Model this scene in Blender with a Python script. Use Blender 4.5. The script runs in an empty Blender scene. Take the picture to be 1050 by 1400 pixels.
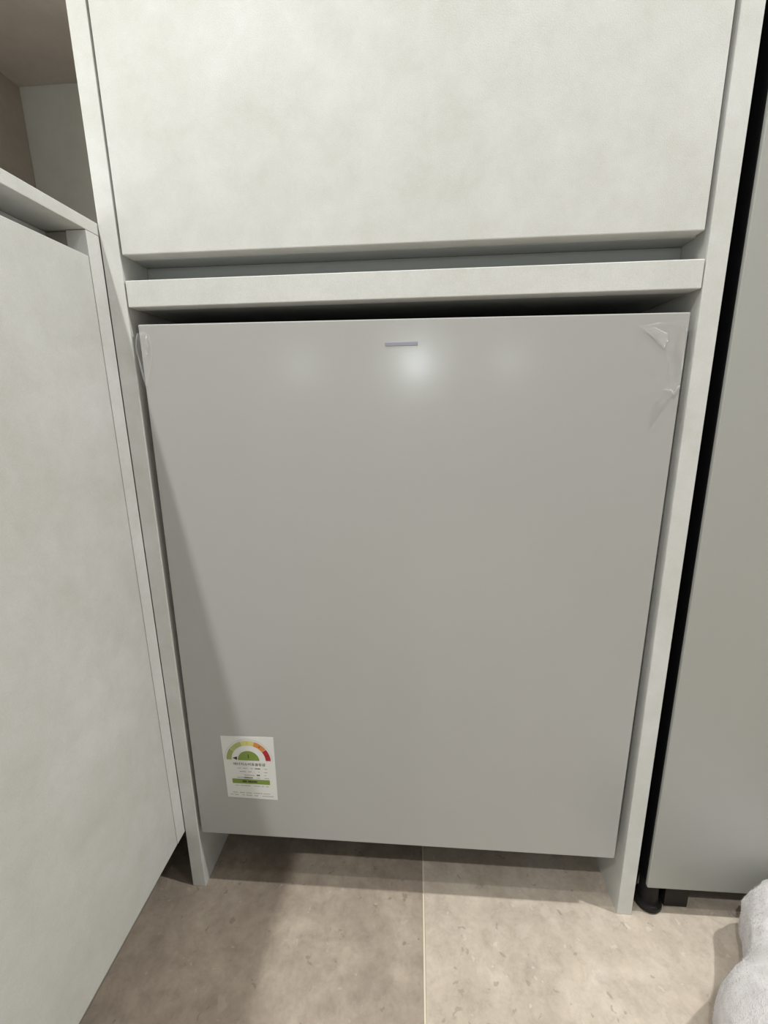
import bpy, bmesh, math, random
from mathutils import Vector, Matrix, noise

# ------------------------------------------------------------------ camera
sc = bpy.context.scene
C = sc.collection
cam_d = bpy.data.cameras.new('camera')
cam = bpy.data.objects.new('camera', cam_d)
C.objects.link(cam)
F_PX = 603.02                                   # focal length in pixels of the 1050x1400 frame
cam_d.sensor_fit = 'VERTICAL'
cam_d.sensor_height = 36.0
cam_d.sensor_width = 27.0
cam_d.lens = F_PX / 1400.0 * 36.0
cam_d.clip_start = 0.01
Rv = Vector((0.99726579, 0.07245238, -0.01454602))
Uv = Vector((-0.00236955, 0.22808936, 0.97363732))
Fv = Vector((-0.07386014, 0.97094073, -0.2276374))
m = Matrix((Rv, Uv, -Fv)).transposed().to_4x4()
m.translation = Vector((0.01674, -0.49936, 0.69972))
cam.matrix_world = m
sc.camera = cam

# ------------------------------------------------------------------ view, world, lamps
sc.view_settings.view_transform = 'Standard'
sc.view_settings.look = 'None'
sc.view_settings.gamma = 1.0
sc.view_settings.use_curve_mapping = False
sc.view_settings.exposure = 0.0

world = bpy.data.worlds.new('world')
world.use_nodes = True
world.node_tree.nodes['Background'].inputs[0].default_value = (0.9, 0.95, 1.0, 1)
world.node_tree.nodes['Background'].inputs[1].default_value = 0.25
sc.world = world

CEIL = 2.32
LAMPS = [  # x, y, watts, radius : recessed ceiling downlights, plus one added fill
    (-0.55, -0.21, 9.5, 0.025),
    (-0.55, -0.62, 6.0, 0.025),
    (-0.55, -1.30, 22.0, 0.025),
    (0.75, -0.60, 3.0, 0.025),
    (1.05, -0.25, 29.0, 0.025),  # added fill to brighten the left base door, no known fixture
]
def lamp(x, y, z, watts, radius, col, name):
    d = bpy.data.lights.new(name, 'AREA')
    d.shape = 'DISK'; d.size = radius * 2; d.energy = watts; d.color = col
    o = bpy.data.objects.new(name, d); C.objects.link(o)
    o.location = (x, y, z)
    return o
for (x, y, w, r) in LAMPS:
    lamp(x, y, CEIL - 0.004, w, r, (0.99, 0.985, 0.95), 'downlight_or_fill')
# three small bright lamps low on the far side of the room, mirrored in the appliance front
for (x, w) in ((0.01, 12.0), (-0.86, 2.2), (0.70, 2.2)):
    d = bpy.data.lights.new('table_lamp_bulb', 'POINT')
    d.energy = w; d.color = (0.90, 0.97, 1.0); d.shadow_soft_size = 0.05
    o = bpy.data.objects.new('table_lamp_bulb', d); C.objects.link(o)
    o.location = (x, -3.0, 1.03)

# ------------------------------------------------------------------ helpers
def tag(o, label=None, cat=None, group=None, kind=None):
    if label: o['label'] = label
    if cat: o['category'] = cat
    if group: o['group'] = group
    if kind: o['kind'] = kind
    return o

def link(name, me, mat=None, parent=None):
    o = bpy.data.objects.new(name, me)
    C.objects.link(o)
    if mat is not None and not me.materials:
        me.materials.append(mat)
    if parent is not None:
        o.parent = parent
    return o

def empty(name, loc=(0, 0, 0)):
    o = bpy.data.objects.new(name, None)
    o.empty_display_size = 0.05
    C.objects.link(o)
    o.location = loc
    return o

def finish(bm, name, mat, parent=None, smooth=False):
    bmesh.ops.recalc_face_normals(bm, faces=bm.faces)
    me = bpy.data.meshes.new(name)
    bm.to_mesh(me); bm.free()
    if smooth:
        for p in me.polygons: p.use_smooth = True
    o = link(name, me, mat, parent)
    if parent is not None:
        o.location = (-parent.location.x, -parent.location.y, -parent.location.z)
    return o

def add_box(bm, x0, x1, y0, y1, z0, z1, bev=0.0, seg=2):
    r = bmesh.ops.create_cube(bm, size=1.0)
    vs = r['verts']
    for v in vs:
        v.co = Vector(((x0 + x1) / 2 + v.co.x * (x1 - x0), (y0 + y1) / 2 + v.co.y * (y1 - y0), (z0 + z1) / 2 + v.co.z * (z1 - z0)))
    if bev > 0:
        es = list({e for v in vs for e in v.link_edges})
        bmesh.ops.bevel(bm, geom=es, offset=bev, segments=seg, profile=0.5, affect='EDGES', clamp_overlap=True)

def box(name, mat, parent, x0, x1, y0, y1, z0, z1, bev=0.0008):
    bm = bmesh.new()
    add_box(bm, x0, x1, y0, y1, z0, z1, bev)
    return finish(bm, name, mat, parent)

def add_cyl(bm, x, y, z0, z1, r0, r1=None, n=24):
    r1 = r0 if r1 is None else r1
    a = [bm.verts.new((x + r0 * math.cos(2 * math.pi * i / n), y + r0 * math.sin(2 * math.pi * i / n), z0)) for i in range(n)]
    b = [bm.verts.new((x + r1 * math.cos(2 * math.pi * i / n), y + r1 * math.sin(2 * math.pi * i / n), z1)) for i in range(n)]
    for i in range(n):
        bm.faces.new((a[i], a[(i + 1) % n], b[(i + 1) % n], b[i]))
    bm.faces.new(a[::-1]); bm.faces.new(b)

# ------------------------------------------------------------------ materials
def new_mat(name):
    mt = bpy.data.materials.new(name)
    mt.use_nodes = True
    nt = mt.node_tree
    return mt, nt, nt.nodes['Principled BSDF']

def plain(name, col, rough=0.5, metal=0.0, spec=0.5):
    mt, nt, b = new_mat(name)
    b.inputs['Base Color'].default_value = (*col, 1)
    b.inputs['Roughness'].default_value = rough
    b.inputs['Metallic'].default_value = metal
    b.inputs['Specular IOR Level'].default_value = spec
    return mt

def noise_node(nt, vec, scale, detail=4, rough=0.55, dist=0.0):
    n = nt.nodes.new('ShaderNodeTexNoise')
    n.inputs['Scale'].default_value = scale
    n.inputs['Detail'].default_value = detail
    n.inputs['Roughness'].default_value = rough
    n.inputs['Distortion'].default_value = dist
    nt.links.new(vec, n.inputs['Vector'])
    return n.outputs['Fac']

def ramp(nt, fac, stops):
    r = nt.nodes.new('ShaderNodeValToRGB')
    e = r.color_ramp.elements
    while len(e) < len(stops): e.new(0.5)
    for el, (p, c) in zip(e, stops):
        el.position = p; el.color = (*c, 1)
    nt.links.new(fac, r.inputs['Fac'])
    return r.outputs['Color']

def mix(nt, a, b, fac, mode='MIX'):
    n = nt.nodes.new('ShaderNodeMix'); n.data_type = 'RGBA'; n.blend_type = mode
    for s, v in ((6, a), (7, b)):
        if hasattr(v, 'is_linked'): nt.links.new(v, n.inputs[s])
        else: n.inputs[s].default_value = (*v, 1)
    if hasattr(fac, 'is_linked'): nt.links.new(fac, n.inputs[0])
    else: n.inputs[0].default_value = fac
    return n.outputs[2]

def bump(nt, bsdf, h, strength, dist):
    n = nt.nodes.new('ShaderNodeBump')
    n.inputs['Strength'].default_value = strength
    n.inputs['Distance'].default_value = dist
    nt.links.new(h, n.inputs['Height'])
    nt.links.new(n.outputs['Normal'], bsdf.inputs['Normal'])

def laminate(name, c0, c1, rough=0.55):
    """pale stone-look laminate: cloudy mottling with a fine grain"""
    mt, nt, b = new_mat(name)
    tc = nt.nodes.new('ShaderNodeTexCoord').outputs['Object']
    big = noise_node(nt, tc, 7.0, 6, 0.6, 0.4)
    mid = noise_node(nt, tc, 24.0, 8, 0.72, 0.2)
    fine = noise_node(nt, tc, 900.0, 2)
    col = ramp(nt, big, [(0.32, c0), (0.55, tuple((a + d) / 2 for a, d in zip(c0, c1))), (0.72, c1)])
    k = ramp(nt, mid, [(0.32, (0.93, 0.925, 0.905)), (0.55, (1.0, 1.0, 1.0)), (0.72, (1.05, 1.05, 1.06))])
    col = mix(nt, col, k, 1.0, 'MULTIPLY')
    g = ramp(nt, fine, [(0.3, (0.95, 0.95, 0.95)), (0.7, (1.03, 1.03, 1.03))])
    col = mix(nt, col, g, 1.0, 'MULTIPLY')
    nt.links.new(col, b.inputs['Base Color'])
    b.inputs['Roughness'].default_value = rough
    b.inputs['Specular IOR Level'].default_value = 0.4
    bump(nt, b, fine, 0.25, 0.0004)
    return mt

def stone_tile(name, seed, base, lo, hi):
    """beige limestone-look porcelain: clouds, pale shell chips and dark pits"""
    mt, nt, b = new_mat(name)
    tc = nt.nodes.new('ShaderNodeTexCoord').outputs['Object']
    mp = nt.nodes.new('ShaderNodeMapping'); mp.inputs['Location'].default_value = (seed * 3.7, seed * 1.9, seed)
    nt.links.new(tc, mp.inputs['Vector']); v = mp.outputs['Vector']
    big = noise_node(nt, v, 11.0, 8, 0.68, 0.25)
    mid = noise_node(nt, v, 55.0, 8, 0.75, 0.3)
    col = ramp(nt, big, [(0.33, lo), (0.5, base), (0.67, hi)])
    k = ramp(nt, mid, [(0.33, (0.84, 0.83, 0.82)), (0.5, (1, 1, 1)), (0.68, (1.12, 1.11, 1.09))])
    col = mix(nt, col, k, 1.0, 'MULTIPLY')
    # warped cells: angular chips
    wn = nt.nodes.new('ShaderNodeTexNoise'); wn.inputs['Scale'].default_value = 45; wn.inputs['Detail'].default_value = 5; nt.links.new(v, wn.inputs['Vector'])
    ad = nt.nodes.new('ShaderNodeVectorMath'); ad.operation = 'MULTIPLY_ADD'
    nt.links.new(wn.outputs['Color'], ad.inputs[0]); ad.inputs[1].default_value = (0.045, 0.045, 0.045); nt.links.new(v, ad.inputs[2])
    for sc_, sel, thr, c, amt in ((30.0, 0.70, 0.36, hi, 0.40), (34.0, 0.78, 0.38, lo, 0.40), (110.0, 0.95, 0.40, tuple(q * 0.70 for q in lo), 0.6), (120.0, 0.96, 0.40, tuple(min(1, q * 1.15) for q in hi), 0.45)):
        vo = nt.nodes.new('ShaderNodeTexVoronoi'); vo.inputs['Scale'].default_value = sc_
        nt.links.new(ad.outputs[0], vo.inputs['Vector'])
        sp = nt.nodes.new('ShaderNodeSeparateColor'); nt.links.new(vo.outputs['Color'], sp.inputs[0])
        a = nt.nodes.new('ShaderNodeMath'); a.operation = 'GREATER_THAN'; a.inputs[1].default_value = sel; nt.links.new(sp.outputs[0], a.inputs[0])
        d = ramp(nt, vo.outputs['Distance'], [(thr * 0.7, (1, 1, 1)), (thr, (0, 0, 0))])
        mu = nt.nodes.new('ShaderNodeMath'); mu.operation = 'MULTIPLY'; nt.links.new(a.outputs[0], mu.inputs[0]); nt.links.new(d, mu.inputs[1])
        m2 = nt.nodes.new('ShaderNodeMath'); m2.operation = 'MULTIPLY'; nt.links.new(mu.outputs[0], m2.inputs[0]); m2.inputs[1].default_value = amt
        col = mix(nt, col, c, m2.outputs[0])
    nt.links.new(col, b.inputs['Base Color'])
    b.inputs['Roughness'].default_value = 0.42
    bump(nt, b, mid, 0.12, 0.001)
    return mt

def coated(name, col, rough, spec=0.5):
    """satin coated steel with a barely visible orange-peel"""
    mt, nt, b = new_mat(name)
    tc = nt.nodes.new('ShaderNodeTexCoord').outputs['Object']
    fine = noise_node(nt, tc, 1400.0, 2)
    big = noise_node(nt, tc, 3.0, 2)
    c = mix(nt, col, tuple(q * 0.97 for q in col), big)
    nt.links.new(c, b.inputs['Base Color'])
    b.inputs['Roughness'].default_value = rough
    b.inputs['Specular IOR Level'].default_value = spec
    bump(nt, b, fine, 0.06, 0.0002)
    return mt

M = {}
M['lam'] = laminate('stone_laminate', (0.63, 0.637, 0.607), (0.71, 0.72, 0.71))
M['lam_pale'] = laminate('pale_laminate', (0.68, 0.685, 0.665), (0.76, 0.765, 0.755))  # slightly paler version of the stone laminate
M['lam_shaded'] = laminate('shaded_laminate', (0.40, 0.385, 0.34), (0.45, 0.44, 0.39))  # stone laminate darkened, shade of the niche put into its colour
M['lam_warm'] = laminate('warm_tinted_laminate', (0.36, 0.31, 0.27), (0.42, 0.37, 0.32))  # browner laminate, warm dim light in the niche painted into the colour
M['carcass'] = plain('carcass_grey', (0.46, 0.48, 0.47), 0.5)
M['void'] = plain('carcass_dark', (0.03, 0.028, 0.025), 0.7)
M['kick'] = laminate('shaded_kick_laminate', (0.30, 0.27, 0.24), (0.36, 0.33, 0.29))  # same laminate as the doors, deep shade under them put into the colour
M['steel'] = coated('satin_greige_steel', (0.425, 0.424, 0.412), 0.18, 0.5)
M['steel2'] = coated('satin_sage_grey_steel', (0.40, 0.405, 0.38), 0.32, 0.4)
M['black'] = plain('black_plastic', (0.005, 0.005, 0.006), 0.5, 0.0, 0.25)
M['jet'] = plain('matt_black_gap', (0.004, 0.004, 0.004), 0.8, 0.0, 0.1)
M['black2'] = plain('charcoal_plastic', (0.014, 0.013, 0.012), 0.55, 0.0, 0.3)
M['rubber'] = plain('black_rubber', (0.008, 0.0075, 0.0075), 0.6, 0.0, 0.3)
M['emblem'] = plain('blue_grey_metal', (0.30, 0.30, 0.35), 0.35, 0.3)
M['paper'] = plain('sticker_paper', (0.72, 0.72, 0.70), 0.4)
M['ink'] = plain('ink_black', (0.02, 0.022, 0.018), 0.5)
M['inkg'] = plain('ink_grey', (0.30, 0.30, 0.28), 0.5)
M['ring'] = plain('ink_pale_grey', (0.48, 0.50, 0.50), 0.5)
M['g1'] = plain('ink_green', (0.33, 0.36, 0.13), 0.5)
M['g2'] = plain('ink_leaf_green', (0.42, 0.45, 0.18), 0.5)
M['g3'] = plain('ink_yellow', (0.60, 0.57, 0.20), 0.5)
M['g4'] = plain('ink_orange', (0.62, 0.24, 0.06), 0.5)
M['g5'] = plain('ink_red', (0.42, 0.025, 0.035), 0.5)
M['dial'] = plain('ink_dial_green', (0.20, 0.28, 0.055), 0.5)
M['grout'] = plain('pale_grout', (0.66, 0.58, 0.46), 0.8)
M['wall'] = plain('painted_wall', (0.50, 0.50, 0.49), 0.8)
M['ceil'] = plain('painted_ceiling', (0.70, 0.70, 0.69), 0.9)
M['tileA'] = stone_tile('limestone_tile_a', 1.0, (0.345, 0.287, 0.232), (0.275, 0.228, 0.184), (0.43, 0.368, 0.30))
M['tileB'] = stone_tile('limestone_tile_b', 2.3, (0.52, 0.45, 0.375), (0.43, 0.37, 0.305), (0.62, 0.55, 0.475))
M['trim'] = plain('downlight_trim', (0.8, 0.8, 0.8), 0.4)

def film_mat():
    mt, nt, b = new_mat('clear_film')
    b.inputs['Base Color'].default_value = (0.93, 0.95, 0.96, 1)
    b.inputs['Roughness'].default_value = 0.15
    b.inputs['Alpha'].default_value = 0.07
    return mt
M['film'] = film_mat()
def film2_mat():
    mt, nt, b = new_mat('crumpled_film')
    b.inputs['Base Color'].default_value = (0.92, 0.94, 0.95, 1)
    b.inputs['Roughness'].default_value = 0.2
    b.inputs['Alpha'].default_value = 0.5
    return mt
M['film2'] = film2_mat()
M['film3'] = M['film'].copy(); M['film3'].name = 'folded_film'
M['film3'].node_tree.nodes['Principled BSDF'].inputs['Alpha'].default_value = 0.20
M['film4'] = M['film'].copy(); M['film4'].name = 'creased_film'
M['film4'].node_tree.nodes['Principled BSDF'].inputs['Base Color'].default_value = (0.5, 0.5, 0.5, 1)
M['film4'].node_tree.nodes['Principled BSDF'].inputs['Alpha'].default_value = 0.30

def fleece_mat():
    mt, nt, b = new_mat('white_fleece')
    tc = nt.nodes.new('ShaderNodeTexCoord').outputs['Object']
    n = noise_node(nt, tc, 60.0, 4, 0.6)
    c = ramp(nt, n, [(0.35, (0.60, 0.57, 0.58)), (0.6, (0.72, 0.69, 0.70))])
    nt.links.new(c, b.inputs['Base Color'])
    b.inputs['Roughness'].default_value = 0.95
    b.inputs['Sheen Weight'].default_value = 0.5
    b.inputs['Specular IOR Level'].default_value = 0.1
    f = noise_node(nt, tc, 700.0, 3)
    bump(nt, b, f, 0.6, 0.002)
    return mt
M['fleece'] = fleece_mat()

# ------------------------------------------------------------------ the room
floor = box('floor', M['grout'], None, -1.0, 2.2, -3.6, 0.70, -0.06, -0.0012, 0)
tag(floor, 'pale grout bed under large beige stone tiles', 'floor', kind='structure')
XJ = 0.0281
TW = 0.60
tile_no = 0
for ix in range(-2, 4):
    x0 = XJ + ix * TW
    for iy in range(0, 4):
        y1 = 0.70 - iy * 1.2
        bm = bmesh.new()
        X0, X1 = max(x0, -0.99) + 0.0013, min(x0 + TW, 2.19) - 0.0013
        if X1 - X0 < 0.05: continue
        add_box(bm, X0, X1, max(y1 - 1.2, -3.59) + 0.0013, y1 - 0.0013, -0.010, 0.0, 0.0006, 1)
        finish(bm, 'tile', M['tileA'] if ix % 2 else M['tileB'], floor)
def struct(name, label, cat, mat, *b):
    o = box(name, mat, None, *b, 0)
    return tag(o, label, cat, kind='structure')
struct('wall_back', 'painted wall behind the tall cabinet', 'wall', M['wall'], -1.0, 2.2, 0.70, 0.76, 0, CEIL)
struct('wall_left', 'painted wall behind the left worktop', 'wall', M['wall'], -1.06, -1.0, -3.6, 0.70, 0, CEIL)
struct('wall_right', 'painted wall on the far right of the room', 'wall', M['wall'], 2.2, 2.26, -3.6, 0.70, 0, CEIL)
struct('wall_front', 'painted wall behind the viewer', 'wall', M['wall'], -1.0, 2.2, -3.66, -3.6, 0, CEIL)
struct('ceiling', 'flat white painted ceiling', 'ceiling', M['ceil'], -1.0, 2.2, -3.6, 0.70, CEIL, CEIL + 0.06)

# ------------------------------------------------------------------ tall cabinet
XI, T = 0.300, 0.0199
ZR0, ZR1 = 0.8119, 0.8388          # rail
TOP = 2.20
tall = empty('tall_cabinet', (0, 0, 0))
tag(tall, 'tall pale stone-look cabinet framing the appliance, upper door and recessed grip above', 'cabinet')
box('side_panel', M['lam'], tall, -XI - T, -XI, 0.0, 0.60, 0.0, TOP)
box('side_panel', M['lam'], tall, XI, XI + T, 0.0, 0.60, 0.0, TOP)
bm = bmesh.new(); add_box(bm, -0.2975, 0.2945, 0.0, 0.0185, 0.8635, 1.95, 0.0010)
finish(bm, 'door', M['lam'], tall)
bm = bmesh.new(); add_box(bm, -0.2975, 0.2945, 0.0, 0.0185, 1.953, TOP, 0.0010)
finish(bm, 'top_door', M['lam'], tall)
box('rail', M['lam'], tall, -0.2985, 0.2988, 0.0005, 0.0190, ZR0, ZR1)
box('shelf_board', M['carcass'], tall, -0.2998, 0.2998, 0.0192, 0.56, ZR0 + 0.001, ZR0 + 0.019)
box('grip_back', M['carcass'], tall, -0.2998, 0.2998, 0.048, 0.060, ZR0 + 0.019, 0.8640)
box('bottom_board', M['carcass'], tall, -0.2998, 0.2998, 0.0220, 0.58, 0.8642, 0.8820)
box('back_board', M['void'], tall, -0.2998, 0.2998, 0.585, 0.599, 0.0, TOP)

# ------------------------------------------------------------------ dishwasher-like appliance
AW, AZ0, AZ1, AT = 0.2911, 0.0994, 0.7922, 0.020
ZM = (AZ0 + AZ1) / 2
app = empty('dishwasher', (-0.0017, 0, 0))
tag(app, 'built-in dishwasher with plain satin greige front and energy sticker', 'dishwasher')
ROLL = Matrix.Translation((-0.0017, 0, ZM)) @ Matrix.Rotation(0.0068, 4, 'Y') @ Matrix.Translation((0.0, 0, -ZM))
def roll(bm): bmesh.ops.transform(bm, matrix=ROLL, verts=bm.verts)
bm = bmesh.new(); add_box(bm, -AW, AW, 0.0, AT, AZ0, AZ1, 0.0014, 3); roll(bm)
front = finish(bm, 'door', M['steel'], app)
bm = bmesh.new(); add_box(bm, -AW + 0.004, AW - 0.004, AT, AT + 0.03, AZ0 + 0.012, AZ1 - 0.002, 0.001); roll(bm)
finish(bm, 'inner_door', M['black2'], app)
bm = bmesh.new(); add_box(bm, -0.286, 0.286, AT + 0.031, 0.555, 0.112, 0.785, 0.002); roll(bm)
finish(bm, 'tub', M['black2'], app)
box('kick_plate', M['black2'], app, -0.285, 0.285, 0.120, 0.128, 0.004, 0.111)
for (x, y) in ((-0.26, 0.16), (0.26, 0.16), (-0.26, 0.52), (0.26, 0.52)):
    bm = bmesh.new(); add_cyl(bm, x, y, 0.0, 0.008, 0.018); add_cyl(bm, x, y, 0.008, 0.113, 0.007, n=12)
    finish(bm, 'levelling_foot', M['rubber'], app)
# slim bar set into the front near its top edge
def on_front(x, z, y=0.0):
    """a point of the appliance front given in the frame of the plumb front"""
    return ROLL @ Vector((x, y, z))
bm = bmesh.new(); add_box(bm, -0.0157, 0.0192, -0.0004, 0.0008, 0.7650, 0.7690, 0.00035)
tag(finish(bm, 'badge_bar', M['emblem'], front), 'slim blue-grey bar near the top edge')

# energy sticker: local u to the right, v down, in millimetres on a 73 x 102 sheet
SW, SH = 0.0735, 0.1015
S_TL = Vector((-0.2502, 0, 0.2678)); S_TR = Vector((-0.1764, 0, 0.2688)); S_BL = Vector((-0.2487, 0, 0.1676)); S_BR = Vector((-0.1770, 0, 0.1662))
def spt(u, v, d):
    a = S_TL.lerp(S_TR, u); b = S_BL.lerp(S_BR, u)
    p = a.lerp(b, v); return Vector((p.x, -d, p.z))
bm = bmesh.new()
lo = [bm.verts.new(spt(u, v, 0.0)) for u, v in ((0, 0), (1, 0), (1, 1), (0, 1))]
hi = [bm.verts.new(spt(u, v, 0.00025)) for u, v in ((0, 0), (1, 0), (1, 1), (0, 1))]
bm.faces.new(hi); bm.faces.new(lo[::-1])
for i in range(4): bm.faces.new((lo[i], lo[(i + 1) % 4], hi[(i + 1) % 4], hi[i]))
label = finish(bm, 'energy_sticker', M['paper'], app)
label['label'] = 'white energy efficiency sticker with coloured arc, grade 1'
PD = 0.00040
CU, CVv = 0.495, 0.375
def pol(r, a):      # r in metres, a in degrees, 180 = left
    return (CU + r * math.cos(math.radians(a)) / SW, CVv - r * math.sin(math.radians(a)) / SH)
def print_poly(name, mat, polys, d=PD):
    bm = bmesh.new()
    for p in polys:
        bm.faces.new([bm.verts.new(spt(u, v, d)) for u, v in p])
    me = bpy.data.meshes.new(name); bm.to_mesh(me); bm.free()
    o = link(name, me, mat, label)
    return o
def arc_quads(r0, r1, a0, a1, n=8):
    out = []
    for i in range(n):
        b0 = a0 + (a1 - a0) * i / n; b1 = a0 + (a1 - a0) * (i + 1) / n
        out.append([pol(r0, b0), pol(r1, b0), pol(r1, b1), pol(r0, b1)])
    return out
for k, key in enumerate(('g1', 'g2', 'g3', 'g4', 'g5')):
    a0 = 180 - 36 * k
    print_poly('scale_segment', M[key], arc_quads(0.0243, 0.0315, a0 - 0.6, a0 - 35.4))
print_poly('scale_rim', M['ring'], arc_quads(0.0336, 0.0341, 180, 0, 28))
print_poly('grade_dial', M['dial'], [[pol(0.0, 0), pol(0.0153, 180 - 10 * i), pol(0.0153, 170 - 10 * i)] for i in range(18)])
print_poly('pointer', M['ink'], [[pol(0.0232, 172), pol(0.0166, 180), pol(0.0172, 160)]])

def print_text(name, s, mat, cu, cv, h, width=None, d=PD + 0.00015, bold=0.0, rot=0.0):
    cd = bpy.data.curves.new('txt', 'FONT'); cd.body = s; cd.size = 1.0; cd.align_x = 'CENTER'; cd.align_y = 'CENTER'
    cd.offset = bold
    cd.resolution_u = 2
    t = bpy.data.objects.new('txt', cd); C.objects.link(t)
    bpy.context.view_layer.update()
    me = bpy.data.meshes.new_from_object(t.evaluated_get(bpy.context.evaluated_depsgraph_get()))
    bpy.data.objects.remove(t); bpy.data.curves.remove(cd)
    xs = [v.co.x for v in me.vertices]; ys = [v.co.y for v in me.vertices]
    if not xs: return None
    mx, my = (max(xs) + min(xs)) / 2, (max(ys) + min(ys)) / 2
    sy = h / (max(ys) - min(ys)); sx = sy if width is None else width / (max(xs) - min(xs))
    cr, sr = math.cos(rot), math.sin(rot)
    for v in me.vertices:
        x, y = (v.co.x - mx) * sx, (v.co.y - my) * sy
        x, y = x * cr - y * sr, x * sr + y * cr
        v.co = spt(cu + x / SW, cv - y / SH, d)
    me.materials.clear()
    return link(name, me, mat, label)
print_text('title', '에너지소비효율등급', M['ink'], 0.50, 0.435, 0.0046, 0.0455, bold=0.002)
print_text('grade_digit', '1', M['ink'], CU, CVv - 0.0068 / SH, 0.0066)
for k in range(5):
    u, v = pol(0.0279, 162 - 36 * k)
    print_text('scale_digit', str(k + 1), M['g1'] if k < 3 else M['ink'], u, v, 0.0030, rot=math.radians(72 - 36 * k))
# fine print: rows too small to read, set as broken hairlines
random.seed(4)
def fine_row(u0, u1, v, h=0.0010, frac=0.75):
    out = []; u = u0
    while u < u1:
        w = random.uniform(0.012, 0.035)
        if random.random() < frac:
            e = min(u + w, u1)
            out.append([(u, v), (e, v), (e, v + h / SH), (u, v + h / SH)])
        u += w + 0.006
    return out
rows = []
for v, u0, u1 in ((0.500, 0.26, 0.56), (0.553, 0.26, 0.58), (0.610, 0.38, 0.58), (0.652, 0.24, 0.54), (0.500, 0.60, 0.70), (0.553, 0.63, 0.69), (0.500, 0.76, 0.84), (0.556, 0.77, 0.84), (0.652, 0.62, 0.70), (0.652, 0.77, 0.86), (0.606, 0.77, 0.83), (0.785, 0.18, 0.84), (0.905, 0.12, 0.86), (0.945, 0.06, 0.92)):
    rows += fine_row(u0, u1, v)
print_poly('fine_print', M['inkg'], rows)
print_poly('fine_print', M['ink'], fine_row(0.625, 0.69, 0.600, 0.0022, 1.0) + fine_row(0.60, 0.70, 0.497, 0.0014, 1.0) + fine_row(0.38, 0.54, 0.650, 0.0014, 1.0))
print_poly('green_band', M['dial'], [[(0.13, 0.682), (0.87, 0.682), (0.87, 0.757), (0.13, 0.757)]])
print_poly('band_print', M['ink'], fine_row(0.33, 0.62, 0.707, 0.0026, 0.9), PD + 0.0001)

# leftovers of clear protective film at the top corners
def film_sheet(name, outline, mat, amp, seed, lift=0.0006):
    """a crinkled, thin sheet over a fan of outline points (x, z) on the appliance front"""
    bm = bmesh.new()
    cx = sum(p[0] for p in outline) / len(outline); cz = sum(p[1] for p in outline) / len(outline)
    rings = 6; grid = []
    for r in range(1, rings + 1):
        row = []
        for (x, z) in outline:
            X = cx + (x - cx) * r / rings; Z = cz + (z - cz) * r / rings
            h = lift + amp * (0.5 + 0.5 * noise.noise(Vector((X * 160, Z * 160, seed))))
            row.append(bm.verts.new(on_front(X, Z, -h)))
        grid.append(row)
    c = bm.verts.new(on_front(cx, cz, -lift - amp * 0.5))
    n = len(outline)
    for i in range(n):
        bm.faces.new((c, grid[0][i], grid[0][(i + 1) % n]))
        for r in range(rings - 1):
            bm.faces.new((grid[r][i], grid[r + 1][i], grid[r + 1][(i + 1) % n], grid[r][(i + 1) % n]))
    bmesh.ops.solidify(bm, geom=bm.faces[:], thickness=0.00008)
    o = finish(bm, name, mat, app, smooth=True)
    return o
def film_curl(name, pts, w, mat, seed, sgn=-1):
    """a torn, twisted ribbon of film standing off the front"""
    bm = bmesh.new(); prev = None; random.seed(seed)
    for i, (x, z, h) in enumerate(pts):
        a = random.uniform(-0.9, 0.9); p = on_front(x, z, -h)
        off = Vector((sgn * math.cos(a) * w, -abs(math.sin(a)) * w * 0.8 - 0.0004, math.sin(a) * w)) * random.uniform(0.6, 1.1)
        cur = (bm.verts.new(p), bm.verts.new(p + off * 0.5 + Vector((0, -0.0008, 0))), bm.verts.new(p + off))
        if prev:
            for k in range(2): bm.faces.new((prev[k], cur[k], cur[k + 1], prev[k + 1]))
        prev = cur
    bmesh.ops.solidify(bm, geom=bm.faces[:], thickness=0.0001)
    return finish(bm, name, mat, app, smooth=True)
film_sheet('film_remnant', [(0.240, 0.7800), (0.262, 0.7835), (0.2895, 0.7845), (0.2905, 0.770), (0.2905, 0.745), (0.2905, 0.722), (0.286, 0.714), (0.279, 0.716), (0.277, 0.735), (0.272, 0.752), (0.262, 0.766), (0.250, 0.774)], M['film'], 0.0003, 1.0, 0.0003)
film_sheet('film_fold', [(0.242, 0.7795), (0.256, 0.7790), (0.2715, 0.772), (0.2722, 0.764), (0.269, 0.757), (0.258, 0.767), (0.248, 0.775)], M['film3'], 0.0006, 7.0, 0.0006)
film_curl('film_edge', [(0.2862, 0.7790, 0.0006), (0.2885, 0.7765, 0.0016), (0.2885, 0.772, 0.0020), (0.2880, 0.767, 0.0018), (0.2878, 0.762, 0.0014), (0.2885, 0.756, 0.0006), (0.2895, 0.745, 0.0004), (0.2900, 0.735, 0.0003)], 0.0016, M['film2'], 3)
film_curl('film_curl', [(0.2905, 0.7215, 0.0010), (0.2890, 0.7190, 0.0030), (0.2865, 0.7165, 0.0036), (0.2845, 0.7150, 0.0030), (0.2815, 0.7148, 0.0022), (0.2785, 0.7158, 0.0020), (0.2762, 0.7168, 0.0010)], 0.0045, M['film2'], 5)
film_sheet('film_remnant', [(-0.2905, 0.7835), (-0.284, 0.7845), (-0.278, 0.779), (-0.277, 0.768), (-0.279, 0.755), (-0.283, 0.742), (-0.2865, 0.731), (-0.2905, 0.727), (-0.2935, 0.745), (-0.2940, 0.765)], M['film'], 0.0012, 3.0)
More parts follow.
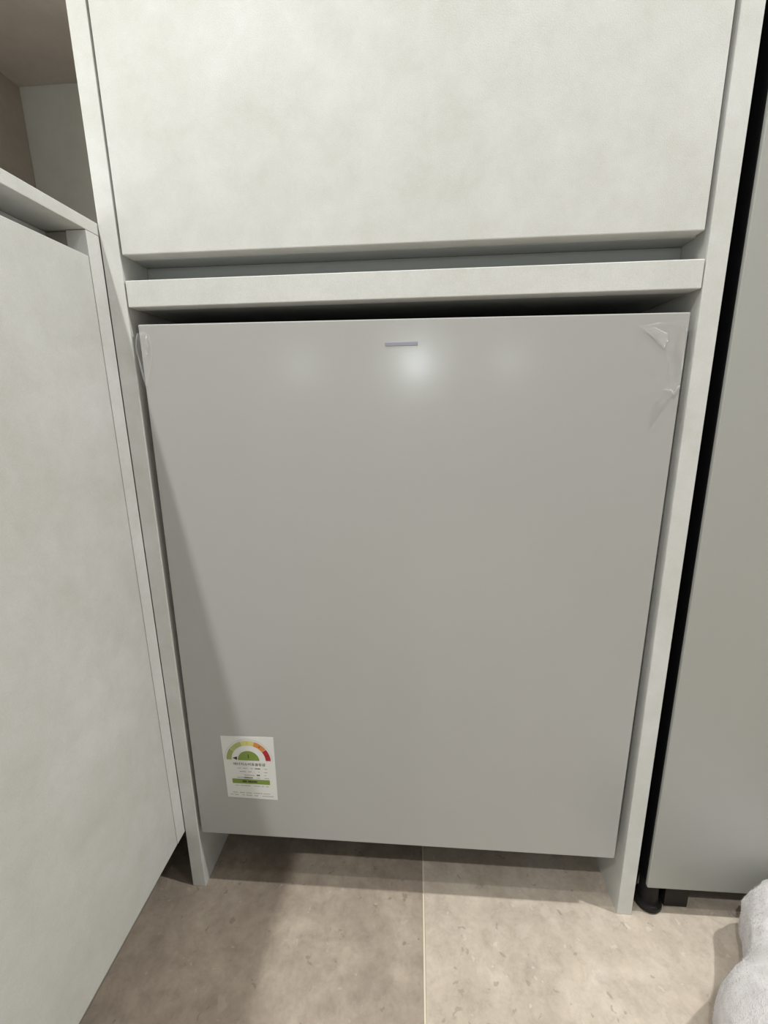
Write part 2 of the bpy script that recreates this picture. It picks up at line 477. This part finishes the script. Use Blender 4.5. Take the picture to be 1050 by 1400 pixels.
film_curl('film_edge', [(-0.2915, 0.7830, 0.0004), (-0.2935, 0.775, 0.0006), (-0.2948, 0.768, 0.0008), (-0.2945, 0.760, 0.0006), (-0.2925, 0.752, 0.0008), (-0.2915, 0.742, 0.0006), (-0.2900, 0.733, 0.0008), (-0.2880, 0.726, 0.0006)], 0.0020, M['film4'], 9)
film_curl('film_crease', [(-0.2805, 0.781, 0.0006), (-0.2815, 0.776, 0.0018), (-0.2800, 0.771, 0.0012), (-0.2830, 0.766, 0.0018), (-0.2825, 0.760, 0.0008)], 0.0026, M['film4'], 12)

# ------------------------------------------------------------------ left base cabinet and worktop
XL = -0.3203
ZB, ZDT, ZC0, ZC1 = 0.1025, 0.8575, 0.8826, 0.8946
base = empty('base_cabinet', (-0.62, -0.35, 0))
tag(base, 'pale stone-look base cabinet on the left under the worktop', 'cabinet')
bm = bmesh.new(); add_box(bm, XL - 0.0185, XL, -0.640, -0.0208, ZB, ZDT, 0.0010)
finish(bm, 'door', M['lam'], base)
box('end_filler', M['lam_pale'], base, XL - 0.0215, XL, -0.0200, -0.0004, ZB, ZC0 - 0.0006, 0.0002)
box('side_panel', M['lam_shaded'], base, -0.93, XL - 0.0220, -0.0185, -0.0010, ZB, ZC0 - 0.0008)
box('side_panel', M['lam_shaded'], base, -0.93, XL - 0.0220, -0.640, -0.622, ZB, ZC0 - 0.0008)
box('grip_back', M['lam'], base, -0.3760, -0.3640, -0.622, -0.0187, 0.790, ZC0 - 0.0008)
box('bottom_board', M['lam_shaded'], base, -0.93, XL - 0.0220, -0.622, -0.0187, ZB, ZB + 0.018)
box('toe_kick', M['kick'], base, -0.392, -0.376, -0.640, -0.0010, 0.0, ZB - 0.0005)
bm = bmesh.new()
add_box(bm, -0.995, XL, -0.642, -0.0006, ZC0, ZC1, 0.0006)
add_box(bm, -0.995, XL - 0.0004, -0.0006, 0.2480, ZC0, ZC1, 0)
wt = finish(bm, 'worktop', M['lam'], None)
tag(wt, 'thin pale worktop running over the left base cabinet into the corner', 'worktop')
box('corner_post', M['lam_shaded'], base, -0.60, -0.58, 0.20, 0.24, 0.0, ZC0 - 0.001)

# open niche in the corner above the worktop, closed cabinet box over it
ni = empty('corner_cabinet', (-0.46, 0.12, ZC1))
tag(ni, 'corner wall unit with a dark open niche above the left worktop', 'cabinet')
ZN = 1.178
box('niche_back', M['lam_shaded'], ni, -0.990, XL - 0.0010, 0.250, 0.268, ZC1 + 0.0002, TOP)
box('niche_side', M['lam_warm'], ni, -0.600, -0.580, 0.0, 0.2495, ZC1 + 0.0002, ZN)
box('niche_top', M['lam_warm'], ni, -0.600, XL - 0.0010, 0.0, 0.2495, ZN, ZN + 0.018)
box('upper_door', M['lam'], ni, -0.600, XL - 0.0020, 0.0, 0.0185, ZN + 0.020, TOP)

# ------------------------------------------------------------------ refrigerator on the right
XF, ZF = 0.3357, 0.050
fr = empty('refrigerator', (0.78, 0.35, 0))
tag(fr, 'tall satin grey refrigerator with black sides, right of the tall cabinet', 'refrigerator')
bm = bmesh.new(); add_box(bm, XF, XF + 0.455, 0.0, 0.006, ZF, 1.80, 0.0016, 3)
finish(bm, 'door', M['steel2'], fr)
bm = bmesh.new(); add_box(bm, XF + 0.0006, XF + 0.4545, 0.0062, 0.070, ZF + 0.001, 1.80, 0.002)
finish(bm, 'door_edge', M['black'], fr)
bm = bmesh.new(); add_box(bm, XF + 0.458, XF + 0.913, 0.0, 0.006, ZF, 1.80, 0.0016, 3)
finish(bm, 'door', M['steel2'], fr)
bm = bmesh.new(); add_box(bm, XF + 0.4585, XF + 0.9125, 0.0062, 0.070, ZF + 0.001, 1.80, 0.002)
finish(bm, 'door_edge', M['black'], fr)
bm = bmesh.new(); add_box(bm, 0.3212, XF + 0.913, 0.074, 0.66, 0.022, 1.82, 0.003)
finish(bm, 'body', M['black'], fr)
box('gap_blocker', M['jet'], fr, 0.3213, 0.3350, 0.026, 0.0735, 0.0240, 1.80)  # added black strip, keeps stray light out and darkens the gap
# front levelling foot: dished disc on a threaded collar
def foot(x, y):
    bm = bmesh.new()
    n = 28
    prof = [(0.0165, 0.0), (0.0185, 0.003), (0.0185, 0.008), (0.0165, 0.0105), (0.0135, 0.0115), (0.0125, 0.016), (0.0125, 0.049)]
    rings = [[bm.verts.new((x + r * math.cos(2 * math.pi * i / n), y + r * math.sin(2 * math.pi * i / n), z)) for i in range(n)] for r, z in prof]
    for a, b in zip(rings, rings[1:]):
        for i in range(n): bm.faces.new((a[i], a[(i + 1) % n], b[(i + 1) % n], b[i]))
    bm.faces.new(rings[0][::-1]); bm.faces.new(rings[-1])
    finish(bm, 'levelling_foot', M['rubber'], fr)
foot(0.3500, 0.0200); foot(1.225, 0.0200)
box('hinge_bracket', M['black2'], fr, 0.3700, 0.4020, 0.014, 0.055, 0.0015, 0.0495)
box('rear_skid', M['rubber'], fr, 0.36, 1.22, 0.55, 0.60, 0.0, 0.0215)

# ------------------------------------------------------------------ fleece slipper boot in the lower right corner
def slipper():
    t = empty('fleece_slipper', (0.50, -0.14, 0))
    tag(t, 'white fuzzy fleece slipper on the floor in front of the grey refrigerator', 'slipper')
    # sections along the foot, from toe to heel: centre (x, y), half width, height, base
    secs = [(0.498, -0.010, 0.010, 0.070, 0.030), (0.497, -0.017, 0.046, 0.104, 0.008), (0.495, -0.030, 0.061, 0.118, 0.001), (0.492, -0.050, 0.067, 0.120, 0.0),
            (0.486, -0.070, 0.072, 0.116, 0.0), (0.478, -0.090, 0.082, 0.116, 0.0), (0.468, -0.110, 0.100, 0.124, 0.0), (0.456, -0.130, 0.116, 0.140, 0.0), (0.448, -0.155, 0.124, 0.158, 0.0),
            (0.444, -0.190, 0.122, 0.168, 0.0), (0.444, -0.225, 0.100, 0.160, 0.002), (0.444, -0.245, 0.040, 0.120, 0.030)]
    bm = bmesh.new(); n = 40; rings = []
    for (x, y, w, h, b) in secs:
        ring = []
        for i in range(n):
            a = 2 * math.pi * i / n
            cx = math.cos(a); sz = math.sin(a)
            px = x + w * math.copysign(abs(cx) ** 0.85, cx)
            pz = b + (h - b) * (0.5 + 0.5 * math.copysign(abs(sz) ** 0.8, sz))
            ring.append(bm.verts.new((px, y, pz)))
        rings.append(ring)
    for a, b in zip(rings, rings[1:]):
        for i in range(n): bm.faces.new((a[i], a[(i + 1) % n], b[(i + 1) % n], b[i]))
    bm.faces.new(rings[0]); bm.faces.new(rings[-1][::-1])
    bmesh.ops.recalc_face_normals(bm, faces=bm.faces)
    bmesh.ops.subdivide_edges(bm, edges=bm.edges[:], cuts=2, use_grid_fill=True, smooth=0.6)
    for _ in range(4): bmesh.ops.smooth_vert(bm, verts=bm.verts[:], factor=0.5, use_axis_x=True, use_axis_y=True, use_axis_z=True)
    bm.normal_update()
    for v in bm.verts:
        k = 0.0035 * noise.noise(v.co * 38) + 0.0016 * noise.noise(v.co * 120) 
        v.co += v.normal * k
        v.co.z = max(v.co.z, 0.0)
    bm.normal_update()
    random.seed(21)
    fib = bmesh.new()
    faces = [f for f in bm.faces if f.calc_center_median().z > 0.004]
    for f in faces:
        for q in range(3):
            vs = f.verts[:]
            ws = [random.random() for _ in vs]; s = sum(ws)
            p = sum((v.co * (w_ / s) for v, w_ in zip(vs, ws)), Vector())
            d = (f.normal + Vector((random.uniform(-.8, .8), random.uniform(-.8, .8), random.uniform(-.8, .8)))).normalized()
            side = d.cross(Vector((random.random(), random.random(), random.random()))).normalized() * 0.00035
            L = random.uniform(0.0010, 0.0026)
            fib.faces.new((fib.verts.new(p - side), fib.verts.new(p + side), fib.verts.new(p + d * L)))
    finish(bm, 'upper', M['fleece'], t, smooth=True)
    me = bpy.data.meshes.new('fleece_pile'); fib.to_mesh(me); fib.free()
    o = link('fleece_pile', me, M['fleece'], t); o.location = -t.location
    o['kind'] = 'stuff'
slipper()
